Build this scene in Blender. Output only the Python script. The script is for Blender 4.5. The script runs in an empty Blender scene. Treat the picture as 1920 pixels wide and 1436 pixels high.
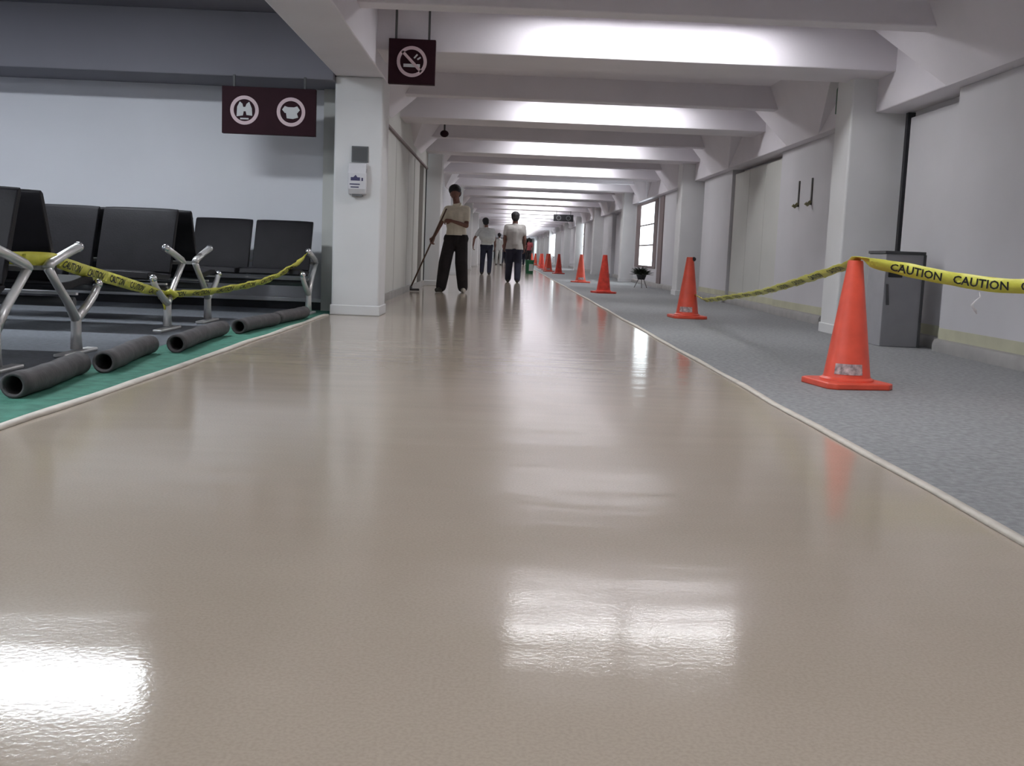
import bpy, bmesh, math, random
from mathutils import Vector, Matrix, Quaternion
random.seed(7)
PI = math.pi
SC = bpy.context.scene
C = SC.collection

# ------------------------------------------------------------------ camera
F_PX, VPX, VPY, ROLL, CAM_H = 1980.0, 945.0, 474.0, math.atan(.04), .68
def unroll(px, py):
    x = px - 960; y = -(py - 718)
    c, s = math.cos(ROLL), math.sin(ROLL)
    return x*c - y*s, x*s + y*c
vx, vy = unroll(VPX, VPY)
pitch = -math.atan(vy / F_PX)
def cam2world(x, d, y):
    c, s = math.cos(pitch), math.sin(pitch)
    return Vector((x, d*c - y*s, d*s + y*c))
vp = cam2world(vx, F_PX, vy)
yaw = math.atan2(vp.x, vp.y)
RZ = Matrix.Rotation(yaw, 3, 'Z')
cr, sr_ = math.cos(ROLL), math.sin(ROLL)
right = RZ @ cam2world(cr, 0, sr_)
up = RZ @ cam2world(-sr_, 0, cr)
fwd = RZ @ cam2world(0, 1, 0)
cam_d = bpy.data.cameras.new('camera')
cam_d.sensor_width = 36.0
cam_d.lens = F_PX * 36.0 / 1920.0
cam_d.clip_start = .02; cam_d.clip_end = 400
cam = bpy.data.objects.new('camera', cam_d); C.objects.link(cam)
m = Matrix((right, up, -fwd)).transposed().to_4x4()
m.translation = Vector((0, 0, CAM_H))
cam.matrix_world = m
SC.camera = cam

# ------------------------------------------------------------------ world, exposure
W = bpy.data.worlds.new('world'); SC.world = W; W.use_nodes = True
bg = W.node_tree.nodes['Background']
bg.inputs[0].default_value = (.82, .93, 1, 1); bg.inputs[1].default_value = 5.0
SC.view_settings.view_transform = 'Standard'
SC.view_settings.look = 'None'
SC.view_settings.gamma = 1.0
SC.view_settings.use_curve_mapping = False
SC.view_settings.exposure = 0.12
LIGHT_E = 29.0          # fluorescent lens emission
LOUNGE_E = 55.0

# ------------------------------------------------------------------ materials
def new_mat(name):
    mt = bpy.data.materials.new(name); mt.use_nodes = True
    return mt, mt.node_tree, mt.node_tree.nodes['Principled BSDF']
def mat(name, col, rough=.6, metal=0.0, var=.06, scale=6.0, bump=0.0, bscale=60.0, spec=.5, emit=None, es=0, stretch=(1, 1, 1)):
    mt, nt, b = new_mat(name)
    tc = nt.nodes.new('ShaderNodeTexCoord')
    mp = nt.nodes.new('ShaderNodeMapping'); mp.inputs['Scale'].default_value = stretch
    nt.links.new(tc.outputs['Object'], mp.inputs[0])
    n = nt.nodes.new('ShaderNodeTexNoise'); n.inputs['Scale'].default_value = scale; n.inputs['Detail'].default_value = 4
    nt.links.new(mp.outputs[0], n.inputs['Vector'])
    r = nt.nodes.new('ShaderNodeValToRGB')
    r.color_ramp.elements[0].position = .3; r.color_ramp.elements[1].position = .7
    r.color_ramp.elements[0].color = (*[max(0, c*(1-var)) for c in col], 1)
    r.color_ramp.elements[1].color = (*[min(1, c*(1+var)) for c in col], 1)
    nt.links.new(n.outputs['Fac'], r.inputs[0]); nt.links.new(r.outputs[0], b.inputs['Base Color'])
    b.inputs['Roughness'].default_value = rough; b.inputs['Metallic'].default_value = metal
    b.inputs['Specular IOR Level'].default_value = spec
    if bump:
        n2 = nt.nodes.new('ShaderNodeTexNoise'); n2.inputs['Scale'].default_value = bscale; n2.inputs['Detail'].default_value = 3
        nt.links.new(mp.outputs[0], n2.inputs['Vector'])
        bp = nt.nodes.new('ShaderNodeBump'); bp.inputs['Strength'].default_value = bump; bp.inputs['Distance'].default_value = .01
        nt.links.new(n2.outputs['Fac'], bp.inputs['Height']); nt.links.new(bp.outputs[0], b.inputs['Normal'])
    if emit:
        b.inputs['Emission Color'].default_value = (*emit, 1); b.inputs['Emission Strength'].default_value = es
    return mt

M = {}
M['wall'] = mat('painted_wall', (.62, .61, .635), .75, var=.03, scale=1.5, bump=.05, bscale=120)
M['wall_lounge'] = mat('lounge_wall_paint', (.76, .765, .81), .75, var=.02, scale=1.5)
M['wall_warm'] = mat('locker_panel_paint', (.60, .60, .57), .7, var=.04, scale=1.2)
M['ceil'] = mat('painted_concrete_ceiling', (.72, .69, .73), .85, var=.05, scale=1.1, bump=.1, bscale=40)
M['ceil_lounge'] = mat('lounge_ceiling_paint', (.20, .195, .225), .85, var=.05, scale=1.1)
M['pillar'] = mat('pillar_paint', (.72, .72, .725), .6, var=.03, scale=2)
M['dark_gap'] = mat('dark_gap', (.03, .03, .035), .8)
M['brown_frame'] = mat('brown_frame', (.20, .15, .15), .6)
M['carpet'] = mat('grey_carpet', (.315, .32, .325), .95, var=.18, scale=35, bump=.5, bscale=300, spec=.15)
M['carpet_lounge'] = mat('blue_grey_carpet', (.15, .16, .18), .9, var=.15, scale=30, bump=.4, bscale=300, spec=.2)
M['green'] = mat('green_underlay', (.075, .22, .165), .8, var=.22, scale=14, bump=.3, bscale=120, spec=.2)
M['tape_white'] = mat('masking_tape', (.62, .57, .50), .6, var=.10, scale=9, bump=.2, bscale=60)
M['base_cove'] = mat('rubber_base', (.36, .35, .34), .6, var=.12, scale=5)
M['base_dark'] = mat('dark_rubber_base', (.05, .05, .06), .6)
M['base_glint'] = mat('painted_base_glint', (.92, .92, .95), .3)  # near-white colour imitates light reflected along the baseboard
M['orange'] = mat('orange_cone_plastic', (.80, .10, .055), .38, var=.10, scale=9, spec=.5)
M['orange_dirty'] = mat('dusty_red_cone_plastic', (.62, .05, .03), .5, var=.22, scale=12)
M['black'] = mat('black_plastic', (.015, .015, .018), .5)
M['vinyl'] = mat('black_vinyl', (.011, .010, .0125), .55, var=.15, scale=8, bump=.12, bscale=90, spec=.2)
M['alu'] = mat('cast_aluminium', (.74, .73, .72), .38, metal=.7, var=.08)
M['chrome'] = mat('chrome_cap', (.8, .8, .82), .15, metal=1.0, var=.02)
M['tube'] = mat('dark_foam_tube', (.075, .068, .070), .7, var=.3, scale=12, bump=.3, bscale=60)
M['sign'] = mat('maroon_sign_plastic', (.026, .007, .012), .65, var=.1, spec=.15)
M['sign_pink'] = mat('sign_symbol_vinyl', (.62, .47, .50), .5, var=.03)
M['sign_pale'] = mat('sign_pictogram_vinyl', (.55, .55, .56), .5, var=.03)
M['exit_green'] = mat('green_sign_face', (.03, .10, .05), .5)
M['steel_box'] = mat('grey_painted_steel', (.33, .33, .35), .5, var=.06)
M['steel_dark'] = mat('dark_steel_edge', (.085, .087, .09), .6)
M['plaque'] = mat('dark_grey_plaque', (.13, .135, .14), .6)
M['white_box'] = mat('white_plastic', (.66, .65, .68), .45, var=.03)
M['blue_print'] = mat('dark_blue_print', (.05, .045, .12), .6)
M['skin'] = mat('skin', (.21, .10, .075), .55, var=.08, scale=14)
M['hair'] = mat('black_hair', (.010, .009, .012), .6, bump=.5, bscale=200)
M['cream'] = mat('cream_shirt_cloth', (.78, .73, .61), .85, var=.08, scale=10, bump=.3, bscale=25)
M['shirt_grey'] = mat('pale_grey_shirt_cloth', (.46, .44, .42), .85, var=.08, scale=10, bump=.3, bscale=25)
M['shirt_white'] = mat('white_shirt_cloth', (.62, .63, .62), .85, var=.06, scale=10)
M['trouser'] = mat('dark_brown_trouser_cloth', (.018, .014, .016), .9, var=.25, scale=8, bump=.4, bscale=25)
M['navy'] = mat('dark_navy_trouser_cloth', (.022, .024, .045), .85, var=.2, scale=8)
M['shoe_dark'] = mat('dark_shoe_leather', (.03, .025, .02), .5)
M['shoe_pale'] = mat('pale_shoe', (.55, .52, .46), .6)
M['wood'] = mat('brown_wooden_handle', (.10, .055, .035), .5)
M['mop'] = mat('dark_wet_mop_yarn', (.035, .03, .03), .8)
M['bin_green'] = mat('green_plastic', (.01, .12, .05), .4)
M['bin_label'] = mat('pale_bin_label', (.45, .47, .45), .6)
M['leaf'] = mat('dark_leaf', (.025, .035, .022), .6, var=.3)
M['stem'] = mat('thin_grey_stand', (.35, .33, .33), .4, metal=.5)
M['hook'] = mat('dark_metal_hook', (.08, .075, .07), .5)
M['hook_yellow'] = mat('yellowed_hook_end', (.25, .23, .12), .5)
M['yellow_stain'] = mat('yellowed_wall_band', (.55, .54, .40), .8, var=.10, scale=3)
M['red_cloth'] = mat('red_cloth', (.28, .05, .06), .8)
M['paper'] = mat('white_tissue_scrap', (.6, .58, .58), .7)

def tape_mat():
    mt, nt, b = new_mat('yellow_barrier_tape')
    tc = nt.nodes.new('ShaderNodeTexCoord'); n = nt.nodes.new('ShaderNodeTexNoise'); n.inputs['Scale'].default_value = 22
    r = nt.nodes.new('ShaderNodeValToRGB')
    r.color_ramp.elements[0].color = (.66, .63, .05, 1); r.color_ramp.elements[1].color = (.86, .84, .16, 1)
    nt.links.new(tc.outputs['Object'], n.inputs['Vector']); nt.links.new(n.outputs['Fac'], r.inputs[0])
    nt.links.new(r.outputs[0], b.inputs['Base Color'])
    b.inputs['Roughness'].default_value = .35
    bp = nt.nodes.new('ShaderNodeBump'); bp.inputs['Strength'].default_value = .5; bp.inputs['Distance'].default_value = .01
    nt.links.new(n.outputs['Fac'], bp.inputs['Height']); nt.links.new(bp.outputs[0], b.inputs['Normal'])
    return mt
M['yellow'] = tape_mat()

def floor_mat():
    mt, nt, b = new_mat('wet_waxed_beige_floor')
    L = nt.links.new
    tc = nt.nodes.new('ShaderNodeTexCoord')
    n1 = nt.nodes.new('ShaderNodeTexNoise'); n1.inputs['Scale'].default_value = .9; n1.inputs['Detail'].default_value = 6
    L(tc.outputs['Object'], n1.inputs['Vector'])
    r = nt.nodes.new('ShaderNodeValToRGB')
    r.color_ramp.elements[0].position = .3; r.color_ramp.elements[1].position = .72
    r.color_ramp.elements[0].color = (.435, .362, .292, 1); r.color_ramp.elements[1].color = (.48, .405, .332, 1)
    L(n1.outputs['Fac'], r.inputs[0])
    n2 = nt.nodes.new('ShaderNodeTexNoise'); n2.inputs['Scale'].default_value = 160; n2.inputs['Detail'].default_value = 3
    L(tc.outputs['Object'], n2.inputs['Vector'])
    mx = nt.nodes.new('ShaderNodeMixRGB'); mx.blend_type = 'MULTIPLY'; mx.inputs[0].default_value = .35
    r2 = nt.nodes.new('ShaderNodeValToRGB'); r2.color_ramp.elements[0].position = .35; r2.color_ramp.elements[1].position = .6
    r2.color_ramp.elements[0].color = (.7, .7, .7, 1)
    L(n2.outputs['Fac'], r2.inputs[0]); L(r.outputs[0], mx.inputs[1]); L(r2.outputs[0], mx.inputs[2])
    L(mx.outputs[0], b.inputs['Base Color'])
    # liquid wax: long swells across the lane plus fine orange peel
    mp = nt.nodes.new('ShaderNodeMapping'); mp.inputs['Scale'].default_value = (.8, 2.6, 1)
    L(tc.outputs['Object'], mp.inputs[0])
    n3 = nt.nodes.new('ShaderNodeTexNoise'); n3.inputs['Scale'].default_value = 1.6; n3.inputs['Detail'].default_value = 1.5
    L(mp.outputs[0], n3.inputs['Vector'])
    b1 = nt.nodes.new('ShaderNodeBump'); b1.inputs['Strength'].default_value = .20; b1.inputs['Distance'].default_value = .012
    L(n3.outputs['Fac'], b1.inputs['Height'])
    n4 = nt.nodes.new('ShaderNodeTexNoise'); n4.inputs['Scale'].default_value = 90; n4.inputs['Detail'].default_value = 2
    L(tc.outputs['Object'], n4.inputs['Vector'])
    b2 = nt.nodes.new('ShaderNodeBump'); b2.inputs['Strength'].default_value = .10; b2.inputs['Distance'].default_value = .002
    L(n4.outputs['Fac'], b2.inputs['Height']); L(b1.outputs[0], b2.inputs['Normal'])
    L(b2.outputs[0], b.inputs['Normal'])
    b.inputs['Roughness'].default_value = .11
    b.inputs['IOR'].default_value = 1.345
    return mt
M['floor'] = floor_mat()

def emit_mat(name, col, s):
    mt, nt, b = new_mat(name)
    b.inputs['Base Color'].default_value = (.9, .9, .9, 1)
    b.inputs['Emission Color'].default_value = (*col, 1); b.inputs['Emission Strength'].default_value = s
    return mt
M['lens'] = emit_mat('lit_fluorescent_lens', (.97, .975, 1), LIGHT_E)
M['lens_cool'] = emit_mat('lit_lounge_lens', (.88, .94, 1), LOUNGE_E)
M['window_glow'] = emit_mat('window_daylight_glow', (.86, .96, 1), 2.6)  # pane glows by itself to imitate daylight; the wall behind is solid
# ------------------------------------------------------------------ mesh helpers
class MB:
    def __init__(self): self.v = []; self.f = []
    def add(self, vs, fs):
        o = len(self.v); self.v += [Vector(p) for p in vs]; self.f += [tuple(i+o for i in f) for f in fs]; return self
    def box(self, a, b):
        x0, y0, z0 = [min(a[i], b[i]) for i in range(3)]; x1, y1, z1 = [max(a[i], b[i]) for i in range(3)]
        return self.add([(x0,y0,z0),(x1,y0,z0),(x1,y1,z0),(x0,y1,z0),(x0,y0,z1),(x1,y0,z1),(x1,y1,z1),(x0,y1,z1)],
                        [(0,3,2,1),(4,5,6,7),(0,1,5,4),(1,2,6,5),(2,3,7,6),(3,0,4,7)])
    def prism(self, poly, axis, a, b):   # poly of 2D points, extruded along axis
        def P(p, t):
            return {'x': (t, p[0], p[1]), 'y': (p[0], t, p[1]), 'z': (p[0], p[1], t)}[axis]
        n = len(poly)
        vs = [P(p, a) for p in poly] + [P(p, b) for p in poly]
        fs = [tuple(range(n))[::-1], tuple(range(n, 2*n))] + [(i, (i+1) % n, n+(i+1) % n, n+i) for i in range(n)]
        return self.add(vs, fs)
    def tube(self, pts, rad, n=10, cap=True, flat=1.0):
        pts = [Vector(p) for p in pts]
        if not isinstance(rad, (list, tuple)): rad = [rad]*len(pts)
        vs = []; prev = None
        for i, p in enumerate(pts):
            t = (pts[min(i+1, len(pts)-1)] - pts[max(i-1, 0)]).normalized()
            if prev is None:
                u = Vector((1, 0, 0)) if abs(t.x) < .9 else Vector((0, 0, 1))
            else: u = prev
            u = (u - t*u.dot(t)).normalized(); w = t.cross(u); prev = u
            for k in range(n):
                a = 2*PI*k/n
                vs.append(p + u*math.cos(a)*rad[i]*flat + w*math.sin(a)*rad[i])
        fs = []
        for i in range(len(pts)-1):
            for k in range(n):
                fs.append((i*n+k, i*n+(k+1) % n, (i+1)*n+(k+1) % n, (i+1)*n+k))
        if cap:
            fs.append(tuple(range(n))[::-1]); fs.append(tuple(range((len(pts)-1)*n, len(pts)*n)))
        return self.add(vs, fs)
    def lathe(self, prof, n=24, c=(0, 0)):
        vs = []; fs = []
        for r, z in prof:
            for k in range(n):
                a = 2*PI*k/n; vs.append((c[0]+r*math.cos(a), c[1]+r*math.sin(a), z))
        for i in range(len(prof)-1):
            for k in range(n):
                fs.append((i*n+k, i*n+(k+1) % n, (i+1)*n+(k+1) % n, (i+1)*n+k))
        fs.append(tuple(range(n))[::-1]); fs.append(tuple(range((len(prof)-1)*n, len(prof)*n)))
        return self.add(vs, fs)
    def ball(self, c, r, n=12, s=(1, 1, 1)):
        c = Vector(c); vs = []; fs = []; mrow = n//2+1
        for i in range(1, mrow):
            t = PI*i/mrow
            for k in range(n):
                a = 2*PI*k/n
                vs.append(c + Vector((r*s[0]*math.sin(t)*math.cos(a), r*s[1]*math.sin(t)*math.sin(a), r*s[2]*math.cos(t))))
        top = len(vs); vs.append(c+Vector((0, 0, r*s[2]))); vs.append(c-Vector((0, 0, r*s[2])))
        R = mrow-1
        for i in range(R-1):
            for k in range(n):
                fs.append((i*n+k, (i+1)*n+k, (i+1)*n+(k+1) % n, i*n+(k+1) % n))
        for k in range(n):
            fs.append((top, k, (k+1) % n)); fs.append((top+1, (R-1)*n+(k+1) % n, (R-1)*n+k))
        return self.add(vs, fs)
    def capsule(self, a, b, ra, rb, n=12):
        a = Vector(a); b = Vector(b); t = (b-a)
        if t.length < 1e-5: return self.ball(a, ra, n)
        t.normalize(); pts = []; rs = []
        for k in (0, 1, 2, 3): 
            ang = PI/2*(1-k/3.0) ; pts.append(a - t*ra*math.sin(ang)); rs.append(max(ra*math.cos(ang), ra*.05))
        for k in (3, 2, 1, 0):
            ang = PI/2*(1-k/3.0); pts.append(b + t*rb*math.sin(ang)); rs.append(max(rb*math.cos(ang), rb*.05))
        return self.tube(pts, rs, n)
    def rot(self, ang, axis='Z', c=(0, 0, 0)):
        R = Matrix.Rotation(ang, 3, axis); c = Vector(c)
        self.v = [R @ (p-c) + c for p in self.v]; return self
    def build(self, name, m, parent=None, smooth=False, bevel=0, segs=2):
        me = bpy.data.meshes.new(name)
        me.from_pydata([tuple(p) for p in self.v], [], self.f)
        bm = bmesh.new(); bm.from_mesh(me); bmesh.ops.recalc_face_normals(bm, faces=bm.faces)
        bm.to_mesh(me); bm.free()
        me.materials.append(m)
        o = bpy.data.objects.new(name, me); C.objects.link(o)
        if parent: o.parent = parent
        if smooth: me.polygons.foreach_set('use_smooth', [True]*len(me.polygons)); 
        if smooth and smooth != 'all': me.set_sharp_from_angle(angle=math.radians(40))
        if bevel:
            b = o.modifiers.new('bevel', 'BEVEL'); b.width = bevel; b.segments = segs; b.limit_method = 'ANGLE'
        return o
def tag(o, label, cat, group=None, kind=None):
    if label: o['label'] = label
    if cat: o['category'] = cat
    if group: o['group'] = group
    if kind: o['kind'] = kind
    return o
def struct(o): o['kind'] = 'structure'; return o
def thing(name, label, cat, loc=(0, 0, 0), rz=0, group=None):
    o = bpy.data.objects.new(name, None); C.objects.link(o); o.location = loc; o.rotation_euler = (0, 0, rz)
    o.empty_display_size = .1
    return tag(o, label, cat, group)
def copy_tree(o, parent=None):
    c = o.copy(); C.objects.link(c); c.parent = parent
    for ch in list(o.children): copy_tree(ch, c)
    return c

# ------------------------------------------------------------------ setting
YB, YF = -7.0, 150.0       # back and far end of the concourse
XL, XR = -9.5, 3.87
LANE_L, LANE_R = -1.73, 1.35
ZC = 2.88
struct(MB().box((LANE_L, YB, -.1), (LANE_R, YF, 0)).build('floor', M['floor']))
struct(MB().box((LANE_R, YB, -.1), (XR+.2, YF, .004)).build('floor_carpet', M['carpet']))
struct(MB().box((XL, YB, -.1), (-2.17, 11.4, .004)).build('floor_lounge_carpet', M['carpet_lounge']))
struct(MB().box((-2.17, YB, -.1), (LANE_L, 11.4, .003)).build('floor_green_strip', M['green']))

def wobble_strip(name, x0, y0, y1, w, h, m, seed):
    rnd = random.Random(seed); mb = MB(); n = 90; vs = []; fs = []
    ph = [rnd.uniform(0, 6.28) for _ in range(4)]
    for i in range(n+1):
        t = (i/n)**2.2; y = y0+(y1-y0)*t
        dx = .006*math.sin(y*1.9+ph[0])+.004*math.sin(y*5.1+ph[1])
        ww = w*(1+.12*math.sin(y*3.3+ph[2])+.08*math.sin(y*8+ph[3]))
        zz = h*(1+.2*math.sin(y*4+ph[1]))
        vs += [(x0+dx-ww/2, y, .001), (x0+dx-ww/2*.7, y, zz), (x0+dx+ww/2*.7, y, zz), (x0+dx+ww/2, y, .001)]
    for i in range(n):
        a = i*4; b = a+4
        fs += [(a, a+1, b+1, b), (a+1, a+2, b+2, b+1), (a+2, a+3, b+3, b+2), (a+3, a, b, b+3)]
    fs += [(0, 3, 2, 1), (n*4, n*4+1, n*4+2, n*4+3)]
    mb.add(vs, fs)
    return mb.build(name, m, smooth='all')
o = wobble_strip('masking_tape', LANE_R, -2, 140, .042, .010, M['tape_white'], 3)
tag(o, 'cream masking tape line between the shiny floor and the grey carpet with the cones', 'tape', 'cream masking tape lines along the wet floor')
o = wobble_strip('masking_tape', LANE_L, -2, 10.45, .05, .012, M['tape_white'], 5)
tag(o, 'cream masking tape line along the green strip beside the black seating', 'tape', 'cream masking tape lines along the wet floor')

# ceilings, end walls
struct(MB().box((-1.71, YB, ZC), (XR+.2, YF, ZC+.15)).build('ceiling', M['ceil']))
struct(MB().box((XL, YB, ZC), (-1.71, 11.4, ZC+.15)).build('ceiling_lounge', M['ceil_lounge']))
struct(MB().box((XL, YB-.2, 0), (XR+.2, YB, ZC+.1)).build('wall_rear', M['wall']))
struct(MB().box((-3, YF, 0), (XR+.2, YF+.2, ZC+.1)).build('wall_far', M['wall']))
struct(MB().box((XL-.2, YB, 0), (XL, 11.4, ZC+.1)).build('wall_left', M['wall_lounge']))
struct(MB().box((XL, 11.2, 0), (-1.66, 11.4, ZC)).build('wall_lounge', M['wall_lounge']))
# girder along the lounge opening, cross beam over the lounge
struct(MB().box((-1.71, YB, 2.33), (-1.235, 11.15, ZC)).build('girder', M['ceil'], bevel=.012))
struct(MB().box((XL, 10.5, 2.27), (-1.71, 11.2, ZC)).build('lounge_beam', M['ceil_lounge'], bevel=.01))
# left wall beyond the first pillar (storage doors), cornice above
mb = MB().box((-1.9, 11.1, 0), (-1.53, 18.75, 2.2)); mb.box((-1.9, 19.75, 0), (-1.53, 20.35, 2.2))
mb.box((-1.9, 18.75, 0), (-1.66, 19.75, 2.2))
mb.box((-1.9, 11.1, 2.2), (-1.50, 20.35, ZC))
struct(mb.build('wall_left_corridor', M['wall_warm']))
struct(MB().box((-1.9, 20.9, 0), (-1.55, YF, ZC)).build('wall_left_distant', M['wall']))
struct(MB().box((-1.53, 11.1, 2.185), (-1.492, 20.3, 2.215)).build('trim_1', M['brown_frame']))
# vertical joints and dark door gap in those panels
struct(MB().box((-1.55, 20.27, 0.02), (-1.515, 20.36, 2.2)).build('trim_2', M['dark_gap']))
dj = MB()
for yy in (12.9, 14.8, 16.7): dj.box((-1.531, yy-.012, .02), (-1.5285, yy+.012, 2.18))
struct(dj.build('trim_3', M['base_cove']))
d1 = MB().box((-1.67, 17.75, .03), (-1.523, 18.75, 2.17)).build('door_1', M['wall_warm'])
struct(d1)
struct(MB().box((-1.64, 18.8, .0), (-1.60, 19.7, 2.19)).build('door_2', M['brown_frame']))

# right wall: plane at 3.80 without openings, glowing panes set on it as windows, flush panels at 3.68 between recesses, girder above
WIN = [(26.3, 28.9, .50, 2.08), (49.5, 54.5, .58, 2.25), (73, 82, .58, 2.35), (112, 126, .5, 2.4)]
struct(MB().box((XR, YB, 0), (XR+.2, YF, ZC)).build('wall_right', M['wall']))
pan = MB()
NICHES = [(8.85, 10.9), (10.95, 12.1), (14.4, 17.5), (19.9, 22.2), (34, 36.6), (40.5, 44), (60, 63), (86, 89), (97, 107)]
y = YB
for a, b in NICHES:
    if a > y: pan.box((3.68, y, 0), (XR+.001, a, 2.17))
    y = b
pan.box((3.68, y, 0), (XR+.001, YF, 2.17))
struct(pan.build('wall_right_panels', M['wall'], bevel=.006))
struct(MB().box((3.55, YB, 2.17), (XR+.001, YF, ZC)).build('girder', M['ceil'], bevel=.01))
struct(MB().box((3.80, 10.27, .1), (XR+.001, 10.33, 2.16)).build('trim_4', M['dark_gap']))
struct(MB().box((3.80, 20.2, .05), (XR+.001, 20.36, 2.1)).build('trim_5', M['dark_gap']))
# door leaves in the recesses
k = 3
for a, b in ((8.9, 10.2), (10.98, 12.05), (14.405, 17.495), (20.6, 22.1), (34.1, 36.5), (40.6, 43.9)):
    mb = MB()
    n = max(1, round((b-a)/1.0)); w = (b-a)/n
    for i in range(n): mb.box((3.73 if 14 < a < 17 else 3.80, a+i*w+.008, .02), (XR+.001, a+(i+1)*w-.008, 2.10))
    struct(mb.build('door_%d' % k, M['wall_warm'] if 14 < a < 17 else M['wall'], bevel=.004)); k += 1
# windows: shallow frames, emissive panes in place of daylight
for i, (a, b, z0, z1) in enumerate(WIN):
    fr = MB(); xo, xi = 3.665, 3.681
    for (ya, yb, za, zb) in ((a-.55, a, z0-.06, z1+.06), (b, b+.9, z0-.06, z1+.06), (a, b, z1, z1+.06), (a, b, z0-.06, z0)):
        fr.box((xo, ya, za), (xi, yb, zb))
    for q in (.33, .66): fr.box((xo+.003, a, z0+(z1-z0)*q-.018), (xi, b, z0+(z1-z0)*q+.018))
    w = struct(fr.build('window_%d' % (i+1), M['brown_frame'], bevel=.003))
    MB().box((3.672, a, z0), (3.678, b, z1)).build('window_pane', M['window_glow'], w)
struct(MB().box((3.655, 24.75, 0), (3.681, 25.35, 2.14)).build('trim_8', M['brown_frame']))
# baseboards
bb = MB()
segs = []
y = YB
for a, b in NICHES + [(YF, YF)]:
    if a > y: segs.append((y, a, 3.68))
    if b > a: segs.append((a, b, 3.73 if 14 < a < 17 else 3.80))
    y = b
for a, b, x in segs: bb.prism([(x, 0), (x-.045, 0), (x-.045, .07), (x-.03, .10), (x, .11)], 'y', a, b)
struct(bb.build('baseboard_right', M['base_cove'], smooth=True))
yb_ = MB()
for a, b, x in segs[:8]:
    yb_.box((x-.004, a+.01, .11), (x, b-.01, .20))
struct(yb_.build('trim_6', M['yellow_stain']))
struct(MB().box((XL, 11.17, 0), (-1.72, 11.2, .085)).build('baseboard_rear', M['base_dark']))
struct(MB().box((XL, 11.13, .085), (-1.72, 11.2, .125)).build('trim_7', M['base_glint'], bevel=.008))
struct(MB().box((-1.53, 11.1, 0), (-1.505, 20.3, .10)).build('baseboard_left', M['base_cove']))

# pillars
def pillar(x0, x1, y0, y1, zt, label=None):
    o = MB().box((x0, y0, 0), (x1, y1, zt)).build('pillar', M['pillar'], bevel=.02, segs=3)
    MB().box((x0-.012, y0-.012, 0), (x1+.012, y1+.012, .10)).build('plinth', M['pillar'], o, bevel=.008)
    return struct(o)
pillar(-1.71, -1.235, 10.6, 11.15, 2.33)
for i in range(14):
    y = 20.4 + 9.8*i
    if y < 145: pillar(-1.72, -1.235, y, y+.55, ZC)
for i in range(-1, 14):
    y = 10.45 + 9.8*i
    if y < 145: pillar(3.31, 3.87 if i == 0 else 3.87, y, y+.5, ZC if i != 0 else ZC)

# beams, ribs, sloping end soffits (one bay every 4.9 m)
PITCH = 4.9
beam_y = [10.0 + PITCH*i for i in range(-3, 29)]
def end_soffit(y0, right=True):
    # hopper-shaped casing between two beams where ceiling meets the girder
    if right: X0, X1, X2, zb = 3.55, 3.25, 3.56, 2.17
    else: X0, X1, X2, zb = -1.53, -1.12, -1.6, 2.28
    ya, yb, yc, yd = y0+.80, y0+2.35, y0+3.70, y0+4.9
    zt = ZC+.01
    vs = [(X1, ya, zt), (X0, yb, zb), (X0, yc, zb), (X1, yd, zt), (X2, ya, zt), (X2, yb, zb), (X2, yc, zb), (X2, yd, zt)]
    return MB().add(vs, [(0, 1, 2, 3), (4, 7, 6, 5), (0, 4, 5, 1), (1, 5, 6, 2), (2, 6, 7, 3), (0, 3, 7, 4)])
proto_b = proto_r = proto_sr = proto_sl = None
for i, y in enumerate(beam_y):
    if proto_b is None:
        proto_b = MB().box((-1.56, 0, 2.485), (3.56, .72, ZC+.01)).build('ceiling_beam', M['ceil'], bevel=.01); struct(proto_b); b = proto_b
        proto_r = MB().box((-1.56, 0, 2.60), (3.56, .23, ZC+.01)).build('ceiling_rib', M['ceil'], bevel=.01); struct(proto_r); r = proto_r
        proto_sr = end_soffit(0, True).build('ceiling_soffit', M['ceil']); struct(proto_sr); s1 = proto_sr
        proto_sl = end_soffit(0, False).build('ceiling_soffit', M['ceil']); struct(proto_sl); s2 = proto_sl
    else:
        b, r, s1, s2 = [p.copy() for p in (proto_b, proto_r, proto_sr, proto_sl)]
        for q in (b, r, s1, s2): C.objects.link(q)
    for q in (b, s1, s2): q.location.y = y
    r.location.y = y-1.35
    if y < 10: 
        bpy.data.objects.remove(s2) if s2 is not proto_sl else setattr(s2.location, 'y', 10.0+PITCH*28)

# corridor lights
def make_light(m):
    t = thing('ceiling_light', None, 'ceiling light')
    h = MB().box((-.53, -.13, -.03), (.53, .13, 0))
    for y_ in (-.13, .12): h.box((-.53, y_, -.045), (.53, y_+.01, -.03))
    for x_ in (-.53, .52): h.box((x_, -.13, -.045), (x_+.01, .13, -.03))
    h.build('housing', M['white_box'], t)
    MB().box((-.51, -.118, -.040), (.51, .118, -.031)).build('diffuser', m, t)
    return t
ORD = ['nearest', 'second', 'third', 'fourth', 'fifth', 'sixth', 'seventh']
proto_l = make_light(M['lens'])
first = True
for i, y in enumerate(beam_y):
    if y > 108: continue
    for s, x in (('left', .69), ('right', 1.80)):
        if first: l = proto_l; first = False
        else: l = copy_tree(proto_l)
        l.location = (x, y-.425, ZC)
        j = i-3
        if j < 0:
            lab = '%s fluorescent strip light on the corridor ceiling %s' % (s, ('at the start of the wet floor', 'above the foremost wet floor', 'one beam nearer than the first pillars')[j+3]); grp = 'corridor strip lights overhead'
        elif j < 7:
            lab = '%s half of the %s lit fluorescent strip on the corridor ceiling beams' % (s, ORD[j]); grp = 'corridor strip lights in bands'
        else:
            lab = 'distant fluorescent strip light beyond the seventh lit band of the corridor ceiling'; grp = 'far corridor strip lights'
        tag(l, lab, 'ceiling light', grp)
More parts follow.
